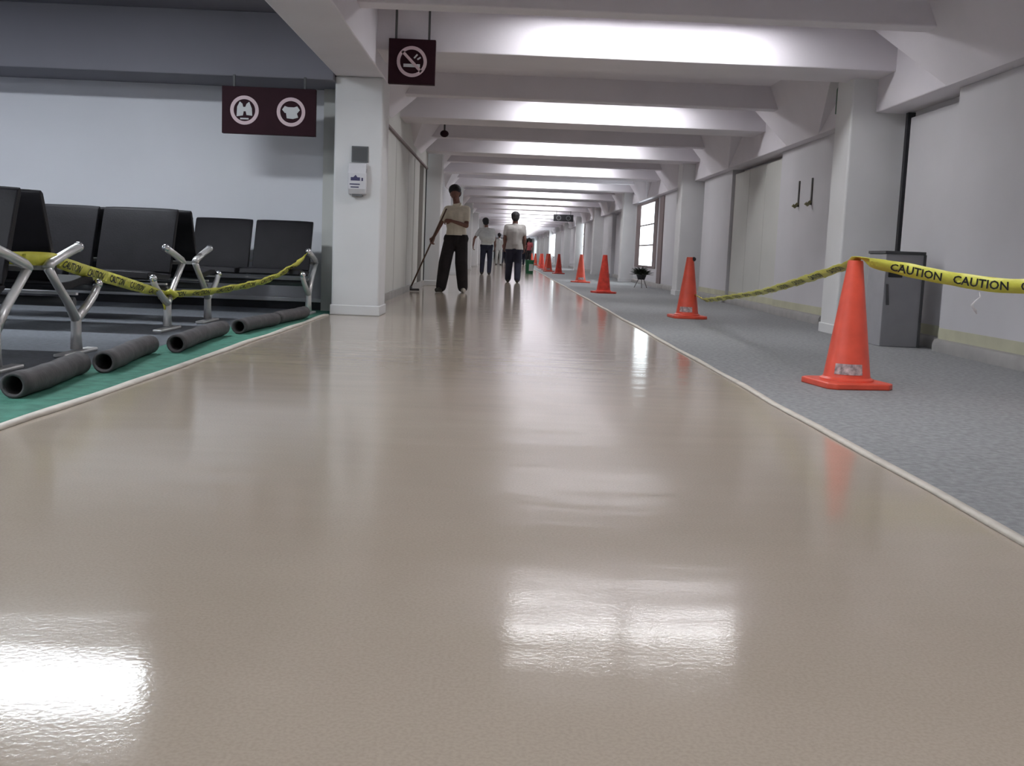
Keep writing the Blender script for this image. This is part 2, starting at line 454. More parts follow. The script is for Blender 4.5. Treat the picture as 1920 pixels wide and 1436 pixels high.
# lounge lights; all but the first are unseen, added for illumination
proto_g = None
for (x, y) in ((-3.38, 8.02), (-6.4, 8.02), (-3.38, 3.3), (-6.4, 3.3), (-3.38, -1.4), (-6.4, -1.4)):
    if proto_g is None:
        g = proto_g = thing('ceiling_light', 'fluorescent panel light above the black lounge seating', 'ceiling light', group='lounge ceiling lights')
        MB().box((-.64, -.20, -.03), (.64, .20, 0)).build('housing', M['white_box'], g)
        MB().box((-.60, -.16, -.045), (.60, .16, -.028)).build('diffuser', M['lens_cool'], g)
    else: g = copy_tree(proto_g)
    g.location = (x, y, ZC)
    g['label'] = 'fluorescent panel light on the lounge ceiling, %s, %s' % ('beside the corridor girder' if x > -5 else 'added unseen deep in the lounge', {8.02: 'nearest the white lounge wall', 3.3: 'added out of view above the foremost benches', -1.4: 'added out of view farthest from the lounge wall'}[y])

# ------------------------------------------------------------------ traffic cones
def make_cone(m, name_label, half=.20):
    t = thing('traffic_cone', name_label, 'traffic cone')
    h = half; c = h*.22
    poly = [(-h+c, -h), (h-c, -h), (h, -h+c), (h, h-c), (h-c, h), (-h+c, h), (-h, h-c), (-h, -h+c)]
    MB().prism(poly, 'z', .0, .035).build('base', m, t, bevel=.008)
    MB().lathe([(.150, .03), (.148, .045), (.132, .055), (.128, .07), (.047, .66), (.043, .70), (.040, .712), (.030, .712), (.032, .69), (.03, .6)], 32).build('body', m, t, smooth=True)
    return t
cone_spots = [
    (1.98, 5.97, .18, 'orange', 'large orange cone nearest the camera with yellow tape over its top and a worn sticker'),
    (2.18, 12.42, .1, 'orange', 'orange cone second from the camera standing alone by the tape low end'),
    (1.89, 19.85, .3, 'orange_dirty', 'darker red dusty cone, third from the camera'),
    (1.98, 27.1, .5, 'orange', 'orange cone fourth from the camera in front of the distant window'),
    (2.0, 38.5, .2, 'orange_dirty', 'fifth cone from the camera, first of the tight distant cluster'),
    (1.82, 42.5, .2, 'orange', 'sixth cone from the camera in the tight distant cluster'),
    (1.90, 46.5, .4, 'orange', 'seventh cone from the camera in the tight distant cluster'),
    (1.85, 51, .1, 'orange_dirty', 'eighth cone from the camera in the tight distant cluster'),
    (1.95, 56, .1, 'orange', 'tiny far cone, first beyond the tight distant cluster'),
    (1.9, 64, .1, 'orange', 'tiny far cone, second beyond the tight distant cluster'),
    (1.95, 74, .1, 'orange', 'farthest visible cone, a red speck at the corridor end'),
    (3.05, 5.18, .4, 'orange', 'orange cone beside the right wall holding the end of the yellow tape'),
]
protos = {}
for x, y, rz, mk, lab in cone_spots:
    if mk not in protos: t = protos[mk] = make_cone(M[mk], lab)
    else: t = copy_tree(protos[mk])
    t.location = (x, y, .004); t.rotation_euler = (0, 0, rz)
    tag(t, lab, 'traffic cone', 'orange cones along the carpet')
    if y < 7 and x < 2.5:
        st = MB()   # worn sticker near the base, wrapped on the flank
        vs = []; fs = []
        for i in range(9):
            a = math.radians(-140+i*9) - rz
            for z in (.075, .135):
                r = .128-(z-.07)*.1373+.0025; vs.append((r*math.cos(a), r*math.sin(a), z))
        for i in range(8): fs.append((2*i, 2*i+2, 2*i+3, 2*i+1))
        st.add(vs, fs); so = st.build('sticker', mat('worn_grey_sticker', (.45, .36, .36), .6, var=.6, scale=40), t)
        so['label'] = 'worn pale grey sticker'
        sm = so.modifiers.new('solid', 'SOLIDIFY'); sm.thickness = .001
    if abs(y-12.42) < .1:
        MB().ball((.035, -.02, .69), .03, 10, (1, 1, .9)).build('knob', M['black'], t, smooth='all')

# ------------------------------------------------------------------ barrier tapes
def resample(pts, step=.03):
    P = [Vector(p) for p in pts]; out = []
    def cr(p0, p1, p2, p3, t):
        return .5*((2*p1)+(-p0+p2)*t+(2*p0-5*p1+4*p2-p3)*t*t+(-p0+3*p1-3*p2+p3)*t*t*t)
    for i in range(len(P)-1):
        p0 = P[max(i-1, 0)]; p1 = P[i]; p2 = P[i+1]; p3 = P[min(i+2, len(P)-1)]
        n = max(2, int((p2-p1).length/step))
        for k in range(n): out.append((i+k/n, cr(p0, p1, p2, p3, k/n)))
    out.append((len(P)-1, P[-1])); return out
def interp(vals, t):
    i = min(int(t), len(vals)-2); f = t-i; return vals[i]*(1-f)+vals[i+1]*f
class Ribbon:
    def __init__(self, pts, tilt, wid, seed=1, wob=.0):
        rnd = random.Random(seed); self.p = []; self.u = []; self.n = []; self.s = [0]; self.w = []
        rs = resample(pts)
        for j, (t, p) in enumerate(rs):
            a = rs[max(j-1, 0)][1]; b = rs[min(j+1, len(rs)-1)][1]
            tan = (b-a).normalized()
            up_ = Vector((0, 0, 1)); up_ = (up_-tan*up_.dot(tan)).normalized()
            ang = math.radians(interp(tilt, t) + wob*math.sin(j*.55+seed)+wob*.6*math.sin(j*1.3))
            u = Quaternion(tan, ang) @ up_
            self.p.append(p); self.u.append(u); self.n.append(u.cross(tan)); self.w.append(interp(wid, t))
            if j: self.s.append(self.s[-1]+(p-rs[j-1][1]).length)
    def mesh(self, th=.0012):
        vs = []; fs = []; n = len(self.p)
        for p, u, nn, w in zip(self.p, self.u, self.n, self.w):
            vs += [p+u*w/2+nn*th, p-u*w/2+nn*th, p-u*w/2-nn*th, p+u*w/2-nn*th]
        for i in range(n-1):
            a = i*4; b = a+4
            for k in range(4): fs.append((a+k, a+(k+1) % 4, b+(k+1) % 4, b+k))
        fs += [(0, 1, 2, 3), (n*4-4, n*4-1, n*4-2, n*4-3)]
        return MB().add(vs, fs)
    def at(self, s, w, off):
        import bisect
        i = min(max(bisect.bisect_right(self.s, s)-1, 0), len(self.s)-2)
        f = (s-self.s[i])/(self.s[i+1]-self.s[i])
        return self.p[i].lerp(self.p[i+1], f) + self.u[i].lerp(self.u[i+1], f)*w*self.w[i]/.075 + self.n[i].lerp(self.n[i+1], f)*off
def text_mesh(txt, size):
    cu = bpy.data.curves.new('txt', 'FONT'); cu.body = txt; cu.size = size; cu.resolution_u = 2
    cu.align_x = 'LEFT'; cu.offset = size*.02
    o = bpy.data.objects.new('txt', cu); C.objects.link(o)
    dg = bpy.context.evaluated_depsgraph_get(); me = bpy.data.meshes.new_from_object(o.evaluated_get(dg))
    vs = [v.co.copy() for v in me.vertices]; fs = [tuple(p.vertices) for p in me.polygons]
    bpy.data.objects.remove(o); bpy.data.meshes.remove(me); bpy.data.curves.remove(cu)
    return vs, fs
tv, tf = text_mesh('CAUTION', .062)
tx0 = min(v.x for v in tv); tx1 = max(v.x for v in tv); ty0 = min(v.y for v in tv); ty1 = max(v.y for v in tv)
def letter(rib, parent, s0, s1, flip=False, gap=.10, zoff=.0):
    L = tx1-tx0; s = s0
    while s+L < s1:
        mb = MB()
        for side in (1, -1):
            vs = []
            for v in tv:
                q = (v.x-tx0); q = q if side < 0 else L-q
                if flip: q = L-q
                vs.append(rib.at(s+q, (v.y-(ty0+ty1)/2)+zoff, side*.0038))
            mb.add(vs, tf)
        s += L+gap
        mb.build('lettering', M['black'], parent)
pts = [(2.275, 12.36, .27), (2.2, 11.6, .265), (2.13, 11.0, .277), (2.09, 9.5, .375), (2.05, 8.2, .47), (2.0, 6.6, .634), (1.99, 6.08, .70), (1.985, 5.95, .735),
       (2.03, 5.88, .708), (2.20, 5.81, .678), (2.42, 5.65, .635), (2.67, 5.47, .614), (3.02, 5.13, .66)]
tilt = [60, 60, 62, 64, 66, 62, 80, 90, 40, 22, 16, 10, 10]
wid = [.07]*7 + [.05, .07] + [.078]*4
rb = Ribbon(pts, tilt, wid, 2, 6)
t = thing('barrier_tape', 'yellow caution tape draped over the nearest orange cone towards the right wall', 'tape', group='yellow caution tapes')
rb.mesh().build('strip', M['yellow'], t, smooth='all')
# lettering reads left to right as seen from the camera on the near run
nearS = next(rb.s[i] for i, p in enumerate(rb.p) if p.y < 5.86)
flipN = False
letter(rb, t, nearS+.03, rb.s[-1]-.05, flipN, .06)
letter(rb, t, .2, nearS-.35, flipN, .16)
MB().tube([(2.51, 5.56, .575), (2.515, 5.555, .55), (2.49, 5.55, .53), (2.47, 5.55, .505), (2.49, 5.548, .48), (2.50, 5.545, .46)], [.004, .007, .008, .014, .018, .006], 8, flat=.4).build('tissue_scrap', M['paper'], t, smooth='all')
pts = [(-2.72, 5.46, .57), (-2.62, 5.52, .555), (-2.46, 5.76, .548), (-2.455, 5.9, .53), (-2.47, 6.3, .475), (-2.49, 6.83, .41), (-2.50, 7.4, .335), (-2.50, 7.85, .28), (-2.49, 7.96, .275),
       (-2.35, 8.63, .278), (-2.13, 9.55, .35), (-1.98, 10.2, .50), (-1.935, 10.40, .575)]
tilt = [8, 8, 15, 30, 20, 12, 30, 50, 35, 30, 25, 20, 20]
rb2 = Ribbon(pts, tilt, [.06, .07, .075, .07, .075, .075, .07, .05, .06, .065, .07, .06, .05], 5, 10)
t2 = thing('barrier_tape', 'yellow caution tape sagging between the metal armrests of the black seating', 'tape', group='yellow caution tapes')
rb2.mesh().build('strip', M['yellow'], t2, smooth='all')
letter(rb2, t2, .6, rb2.s[-1]-.1, False, .12)
kn = MB(); kn.tube([(-2.53, 7.9, .27), (-2.47, 7.89, .30), (-2.45, 7.97, .27), (-2.50, 8.0, .235), (-2.56, 7.95, .25), (-2.52, 7.88, .29)], [.012, .02, .022, .018, .02, .012], 8)
kn.tube([(-2.5, 7.9, .26), (-2.515, 7.89, .21), (-2.51, 7.9, .16)], [.014, .012, .006], 8)
kn.build('knot', M['yellow'], t2, smooth='all')

# ------------------------------------------------------------------ tandem seating
def make_bench(n, dirx, label, name='bench_seating'):
    """faces local -Y; end frame at x=0, seats run towards dirx"""
    t = thing(name, label, 'bench')
    Wd, gap = .565, .04
    def frame(x):
        mb = MB()
        mb.tube([(x, 0, .03), (x, 0, .12), (x, 0, .20), (x, .0, .24)], [.036, .031, .031, .029], 10, flat=.95)
        mb.tube([(x, .0, .20), (x, -.14, .26), (x, -.27, .33), (x, -.33, .385)], [.030, .026, .024, .023], 10, flat=.95)
        mb.tube([(x, .0, .20), (x, .12, .31), (x, .27, .42), (x, .37, .50)], [.030, .025, .024, .026], 10, flat=.95)
        o = mb.build('leg', M['alu'], t, smooth='all')
        a = MB().tube([(x, .37, .50), (x, .33, .525), (x, .15, .57), (x, -.04, .612)], [.027, .026, .025, .026], 10, flat=1.1)
        ar = a.build('armrest', M['alu'], t, smooth='all')
        MB().ball((x, -.33, .395), .030, 10).build('end_cap', M['chrome'], o, smooth='all')
        MB().ball((x, -.045, .613), .031, 10).build('end_cap', M['chrome'], ar, smooth='all')
        f = MB().box((x-.035, -.24, .0), (x+.035, .24, .022)); f.build('foot', M['alu'], o, bevel=.008)
        return o
    frame(0)
    frame(dirx*(n*(Wd+gap)+.03))
    for i in range(n):
        xa = dirx*(.03+i*(Wd+gap)); xb = xa+dirx*Wd
        def pad(pts, th, bulge, nm):
            # closed pad following a side profile, slightly crowned across its width
            N = 8; vs = []; fs = []; K = len(pts)
            for j in range(N+1):
                fx = j/N; x = xa+(xb-xa)*fx; cr_ = bulge*(1-(2*fx-1)**4)
                top = []; bot = []
                for q, (y, z) in enumerate(pts):
                    y0, z0 = pts[max(q-1, 0)]; y1, z1 = pts[min(q+1, K-1)]
                    d = math.hypot(y1-y0, z1-z0); ny, nz = -(z1-z0)/d, (y1-y0)/d
                    e = .35 if q in (0, K-1) else 1
                    top.append((x, y+ny*(th/2*e+cr_), z+nz*(th/2*e+cr_))); bot.append((x, y-ny*th/2*e, z-nz*th/2*e))
                vs += top+bot[::-1]
            R = 2*K
            for j in range(N):
                for q in range(R):
                    fs.append((j*R+q, j*R+(q+1) % R, (j+1)*R+(q+1) % R, (j+1)*R+q))
            fs.append(tuple(range(R))[::-1]); fs.append(tuple(range(N*R, (N+1)*R)))
            return MB().add(vs, fs).build(nm, M['vinyl'], t, smooth=True, bevel=.006)
        pad([(-.345, .385), (-.33, .412), (-.20, .415), (-.02, .395), (.12, .39), (.19, .41)], .045, .008, 'seat')
        pad([(.165, .42), (.19, .47), (.25, .62), (.315, .78), (.36, .885), (.375, .905)], .045, .008, 'backrest')
    bx = dirx*(n*(Wd+gap)+.03)
    MB().tube([(0, .02, .30), (bx, .02, .30)], .028, 10).build('beam', M['steel_dark'], t, smooth=True)
    MB().box((min(0, bx), -.035, .338), (max(0, bx), .0, .352)).build('seat_rail', M['alu'], t)
    MB().box((min(0, bx), .34, .485), (max(0, bx), .36, .51)).build('back_rail', M['alu'], t)
    return t
def place_bench(x, y, n, away, label):
    # away: bench faces +Y (rotated half a turn), seats still run to -X in the world
    b = make_bench(n, 1 if away else -1, label)
    b.location = (x, y, .004); b.rotation_euler = (0, 0, PI if away else 0)
    b['group'] = 'black lounge seating rows'
    return b
place_bench(-2.44, 5.10, 1, False, 'black vinyl bench facing the camera, nearest row at the left edge')
place_bench(-2.44, 6.08, 2, True, 'black vinyl bench facing away, back to back with the nearest row')
place_bench(-2.50, 7.93, 3, False, 'black vinyl bench facing the camera in the middle of the lounge')
place_bench(-2.47, 8.90, 3, True, 'black vinyl bench facing away behind the middle row towards the wall')
place_bench(-1.90, 10.40, 5, False, 'black vinyl bench against the white lounge wall beside the pillar')

# ------------------------------------------------------------------ foam tubes on the lounge edge
tubes = [((-2.0, 4.33), (-2.06, 5.20), 'foremost dark tube lying on the green strip at the left edge'),
         ((-1.99, 5.27), (-2.08, 6.28), 'second dark tube from the camera lying on the green strip'),
         ((-1.965, 6.36), (-2.035, 7.70), 'third dark tube from the camera lying on the green strip'),
         ((-1.95, 7.85), (-1.90, 8.82), 'fourth dark tube from the camera lying on the green strip'),
         ((-1.89, 8.90), (-1.85, 9.9), 'last dark tube lying near the foot of the wall bench')]
for i, (a, b, lab) in enumerate(tubes):
    off = 0
    if i in (1, 2, 3): off = 0
    L = math.hypot(b[0]-a[0], b[1]-a[1]); n = 10; prof = []
    t = thing('foam_tube', lab, 'tube', (a[0], a[1], .058), group='dark foam tubes edging the lounge')
    rnd = random.Random(i); R = .054
    cpts = [(lambda f: ((b[0]-a[0])*f+.012*math.sin(f*5+i), (b[1]-a[1])*f, 0))(k/n) for k in range(n+1)]
    body = MB().tube(cpts, [R*(1+.04*math.sin(k*2.1+i)) for k in range(n+1)], 20, cap=False).build('body', M['tube'], t, smooth='all')
    sm = body.modifiers.new('wall', 'SOLIDIFY'); sm.thickness = .014; sm.offset = -1
    t.rotation_euler = (0, 0, 0)

# ------------------------------------------------------------------ signs
def ring(mb, cx, cz, y, ro, ri, n=36, th=.004):
    vs = []; fs = []
    for k in range(n):
        a = 2*PI*k/n
        for r, yy in ((ro, y), (ri, y), (ri, y-th), (ro, y-th)): vs.append((cx+r*math.cos(a), yy, cz+r*math.sin(a)))
    for k in range(n):
        for q in range(4):
            fs.append((k*4+q, k*4+(q+1) % 4, ((k+1) % n)*4+(q+1) % 4, ((k+1) % n)*4+q))
    mb.add(vs, fs)
def bar(mb, x0, z0, x1, z1, w, y, th=.004):
    d = Vector((x1-x0, z1-z0)); d.normalize(); nx, nz = -d.y*w/2, d.x*w/2
    mb.prism([(x0+nx, z0+nz), (x1+nx, z1+nz), (x1-nx, z1-nz), (x0-nx, z0-nz)], 'y', y, y-th)
def blob(mb, pts, y, th=.004): mb.prism(pts, 'y', y, y-th)
# square no smoking sign
s = thing('no_smoking_sign', 'square dark maroon no smoking sign hanging beside the pillar top', 'sign', (-.905, 9.93, 2.372), group='dark maroon prohibition signs')
MB().box((-.213, -.03, -.2), (.213, .03, .2)).build('panel', M['sign'], s, bevel=.004)
MB().box((-.16, -.012, .2), (-.14, .012, .508)).box((.14, -.012, .2), (.16, .012, .508)).build('hanger', M['steel_dark'], s)
sy = MB(); ring(sy, 0, .0, -.03, .137, .107); bar(sy, -.088, .088, .088, -.088, .026, -.03); sy.build('prohibition_ring', M['sign_pink'], s)
pg = MB(); bar(pg, -.075, -.035, .03, -.035, .028, -.0295); bar(pg, .045, -.035, .075, -.035, .028, -.0295)
bar(pg, .02, .03, .05, .065, .014, -.0295); bar(pg, .05, .02, .08, .04, .014, -.0295)
pg.build('cigarette_symbol', M['sign_pale'], s)
# double sign under the lounge beam
s = thing('prohibition_sign', 'wide dark maroon sign with two white ring symbols above the lounge seating', 'sign', (-2.317, 10.46, 1.943), group='dark maroon prohibition signs')
MB().box((-.45, -.03, -.222), (.45, .03, .222)).build('panel', M['sign'], s, bevel=.004)
MB().box((-.35, -.012, .222), (-.33, .012, .335)).box((.33, -.012, .222), (.35, .012, .335)).build('hanger', M['steel_dark'], s)
for cx, kind in ((-.232, 0), (.215, 1)):
    sy = MB(); ring(sy, cx, .0, -.03, .137, .104); sy.build('prohibition_ring', M['sign_pink'], s)
    pg = MB()
    if kind == 0:
        blob(pg, [(cx-.075, -.06), (cx-.015, -.05), (cx-.005, .0), (cx-.02, .06), (cx-.045, .08), (cx-.07, .03)], -.03)
        blob(pg, [(cx+.02, -.045), (cx+.075, -.05), (cx+.07, .02), (cx+.045, .08), (cx+.02, .06), (cx+.005, .02)], -.03)
        bar(pg, cx-.03, .01, cx+.04, .01, .04, -.0302); bar(pg, cx-.04, -.08, cx+.04, -.08, .014, -.03)
    else:
        blob(pg, [(cx-.085, .02), (cx-.06, .055), (cx-.03, .045), (cx+.03, .045), (cx+.06, .055), (cx+.085, .02), (cx+.06, -.01), (cx-.06, -.01)], -.03)
        blob(pg, [(cx-.05, .01), (cx+.05, .01), (cx+.07, -.05), (cx+.02, -.065), (cx-.04, -.06)], -.0302)
    pg.build('pictogram', M['sign_pale'], s)
# distant hanging sign
s = thing('hanging_sign', 'small dark double sign hanging far down the corridor near the right pillars', 'sign', (2.41, 44.3, 2.21), group='dark maroon prohibition signs')
MB().box((-.41, -.03, -.14), (.41, .03, .14)).build('panel', M['black'], s)
MB().box((-.3, -.01, .14), (-.28, .01, .295)).box((.28, -.01, .14), (.3, .01, .295)).build('hanger', M['steel_dark'], s)
sy = MB(); ring(sy, -.2, 0, -.03, .10, .07, 24); ring(sy, .2, 0, -.03, .10, .07, 24); sy.build('ring_symbol', M['plaque'], s)
# green sign on the right girder half hidden by the pillar
s = thing('exit_sign', 'dark green sign fixed to the girder, half hidden behind the nearest right pillar', 'sign', (3.50, 11.42, 2.44))
MB().box((-.02, -.30, -.15), (.05, .12, .17)).build('panel', M['exit_green'], s, bevel=.004)
MB().box((-.023, -.24, -.04), (-.02, .06, .06)).build('panel_mark', M['sign_pale'], s)

# notices on the left pillar
s = thing('wall_plaque', 'dark grey square plaque on the left pillar above the white dispenser', 'plaque', (-1.452, 10.6, 1.585))
MB().box((-.082, -.012, -.078), (.082, 0, .078)).build('plate', M['plaque'], s, bevel=.003)
MB().box((-.07, -.014, -.066), (.07, -.012, .066)).build('face', M['steel_dark'], s)
s = thing('wall_dispenser', 'white dispenser with dark blue print fixed on the left pillar', 'dispenser', (-1.468, 10.6, 1.345))
MB().prism([(0, -.155), (-.05, -.15), (-.075, -.10), (-.075, .05), (-.05, .15), (0, .155)], 'x', -.088, .088).build('body', M['white_box'], s, bevel=.008)
bp = MB(); bp.box((-.06, -.078, -.02), (.03, -.074, .012)); bp.prism([(-.035, .012), (.005, .012), (-.012, .035)], 'y', -.0745, -.078)
bp.box((.045, -.078, -.022), (.06, -.074, .008)); bp.box((-.07, -.078, -.06), (.03, -.074, -.05)); bp.box((-.06, -.078, -.088), (.02, -.074, -.078))
bp.build('printed_label', M['blue_print'], s)
MB().box((-.05, -.05, -.17), (.05, -.01, -.15)).build('nozzle', M['plaque'], s)
MB().prism([(-.062, .06), (-.035, .10), (-.02, .10), (-.05, .055)], 'x', .055, .09).build('cover_latch', M['plaque'], s)

# little dome camera
s = thing('ceiling_camera', 'small dark dome hanging from the ceiling above the mopping man', 'camera', (-1.03, 17.34, ZC))
MB().tube([(0, 0, 0), (0, 0, -.30)], .015, 8).build('stem', M['steel_dark'], s)
MB().ball((0, 0, -.34), .07, 14, (1, 1, .8)).build('dome', M['sign'], s, smooth='all')

# steel cabinet bin
s = thing('waste_bin', 'grey steel bin cabinet with a dark slot against the right wall behind the nearest cone', 'bin', (3.46, 9.15, .004))
MB().box((-.17, -.02, .0), (.16, .40, .80)).build('body', M['steel_box'], s, bevel=.006)
MB().box((-.18, -.03, .80), (.17, .41, .825)).build('lid', M['steel_dark'], s, bevel=.004)
MB().box((.155, -.03, .0), (.175, -.005, .80)).build('edge_trim', M['steel_dark'], s)
MB().box((-.14, -.026, .60), (-.02, -.019, .64)).build('slot', M['black'], s)
MB().prism([(-.155, .54), (-.135, .54), (-.115, .36), (-.14, .36)], 'y', -.028, -.018).build('handle', M['steel_dark'], s)
s = thing('door_stop', 'small dark green block on the carpet at the foot of the nearest right pillar', 'block', (3.42, 10.28, .004))
MB().prism([(-.08, 0), (.08, 0), (.07, .09), (-.06, .10)], 'y', -.06, .06).build('body', M['bin_green'], s, bevel=.006)

# two wall hooks
for i, y in enumerate((13.43, 12.87)):
    s = thing('wall_hook', ['farther', 'nearer'][i] + ' of two slim dark hooks on the right wall panel between the pillars', 'hook', (3.68, y, 1.40), group='slim hooks on the right wall')
    MB().box((-.015, -.018, .0), (0, .018, .32)).build('strip', M['hook'], s)
    MB().tube([(-.01, 0, .04), (-.05, 0, .0), (-.075, 0, .02)], .022, 8).build('hook_end', M['hook_yellow'], s, smooth='all')

# plant on a thin stand by the distant window
s = thing('potted_plant', 'low dark bushy plant on a thin-legged stand below the nearest bright window', 'plant', (3.18, 24.4, .004))
MB().tube([(0, 0, .19), (0, 0, .30)], [.08, .12], 14).build('pot', M['black'], s, smooth=True)
st = MB()
for k in range(3):
    a = k*2.094+.5; st.tube([(.07*math.cos(a), .07*math.sin(a), .2), (.17*math.cos(a), .17*math.sin(a), 0)], .011, 6)
st.build('stand', M['stem'], s)
lf = MB(); rnd = random.Random(11)
for k in range(150):
    a = rnd.uniform(0, 2*PI); el = rnd.uniform(.0, 1.15); L = rnd.uniform(.14, .31)
    d = Vector((math.cos(a)*math.cos(el), math.sin(a)*math.cos(el), math.sin(el)*.75)); p0 = Vector((0, 0, .30)); p1 = p0+d*L
    w = d.cross(Vector((0, 0, 1))).normalized()*.018; pm = p0+d*L*.6+Vector((0, 0, .015)); th = Vector((0, 0, .003))
    lf.add([p0, pm+w, p1, pm-w, p0+th, pm+w+th, p1+th, pm-w+th], [(0, 1, 2, 3), (7, 6, 5, 4), (0, 4, 5, 1), (1, 5, 6, 2), (2, 6, 7, 3), (3, 7, 4, 0)])
lf.build('foliage', M['leaf'], s)

# green bin far away
s = thing('green_bin', 'green plastic bin with a pale front beside the walking person in grey', 'bin', (.90, 36.8, 0))
MB().lathe([(.13, 0), (.135, .02), (.155, .42), (.165, .44), (.165, .47), (.15, .47), (.13, .06)], 20).build('body', M['bin_green'], s, smooth=True)
MB().box((-.02, -.165, .10), (.12, -.13, .33)).build('label_panel', M['bin_label'], s)

# ------------------------------------------------------------------ people
def blobs(name, prims, voxel, m, parent, smooth_it=3, cut=None):
    mb = MB()
    for p in prims:
        if p[0] == 'c': mb.capsule(p[1], p[2], p[3], p[4], 14)
        else: mb.ball(p[1], p[2], 16, p[3])
    o = mb.build(name, m)
    r = o.modifiers.new('r', 'REMESH'); r.mode = 'VOXEL'; r.voxel_size = voxel; r.use_smooth_shade = True
    s = o.modifiers.new('s', 'SMOOTH'); s.iterations = smooth_it; s.factor = .5
    dg = bpy.context.evaluated_depsgraph_get()
    me = bpy.data.meshes.new_from_object(o.evaluated_get(dg))
    o.modifiers.clear(); old = o.data; o.data = me; bpy.data.meshes.remove(old)
    me.polygons.foreach_set('use_smooth', [True]*len(me.polygons))
    if not me.materials: me.materials.append(m)
    if cut:
        bm = bmesh.new(); bm.from_mesh(me)
        g = bm.verts[:]+bm.edges[:]+bm.faces[:]
        r = bmesh.ops.bisect_plane(bm, geom=g, plane_co=(0, 0, cut[0]), plane_no=(0, 0, cut[1]), clear_outer=True)
        ed = [e for e in bm.edges if e.is_boundary]
        bmesh.ops.holes_fill(bm, edges=ed); bm.to_mesh(me); bm.free()
    o.parent = parent
    return o
def V(*a): return Vector(a)
def hand(wrist, d, palm_n, side, curl=.5):
    """palm, five fingers; d = direction wrist->knuckles, palm_n = palm normal, side = +1/-1 thumb side"""
    d = d.normalized(); palm_n = (palm_n-d*palm_n.dot(d)).normalized(); sd = d.cross(palm_n)*side
    out = []
    k = wrist+d*.085
    for q in (-.028, -.009, .011, .029): out.append(('c', wrist+sd*q*.5, k+sd*q, .019, .013))
    for q, L in ((-.031, .060), (-.011, .074), (.010, .080), (.030, .072)):
        a = k+sd*q
        ang = curl; e1 = (d*math.cos(ang)+palm_n*math.sin(ang)); e2 = (d*math.cos(ang*2.1)+palm_n*math.sin(ang*2.1)); e3 = (d*math.cos(ang*3)+palm_n*math.sin(ang*3))
        b = a+e1*L*.45; c = b+e2*L*.32; e = c+e3*L*.23
        out += [('c', a, b, .0105, .0098), ('c', b, c, .0098, .009), ('c', c, e, .009, .0078)]
    a = wrist+d*.025+sd*.025; b = a+(sd*.8+d*.6).normalized()*.035; c = b+(d*.9+palm_n*.5+sd*.2).normalized()*.032
    out += [('c', a, b, .014, .012), ('c', b, c, .012, .0095)]
    return out
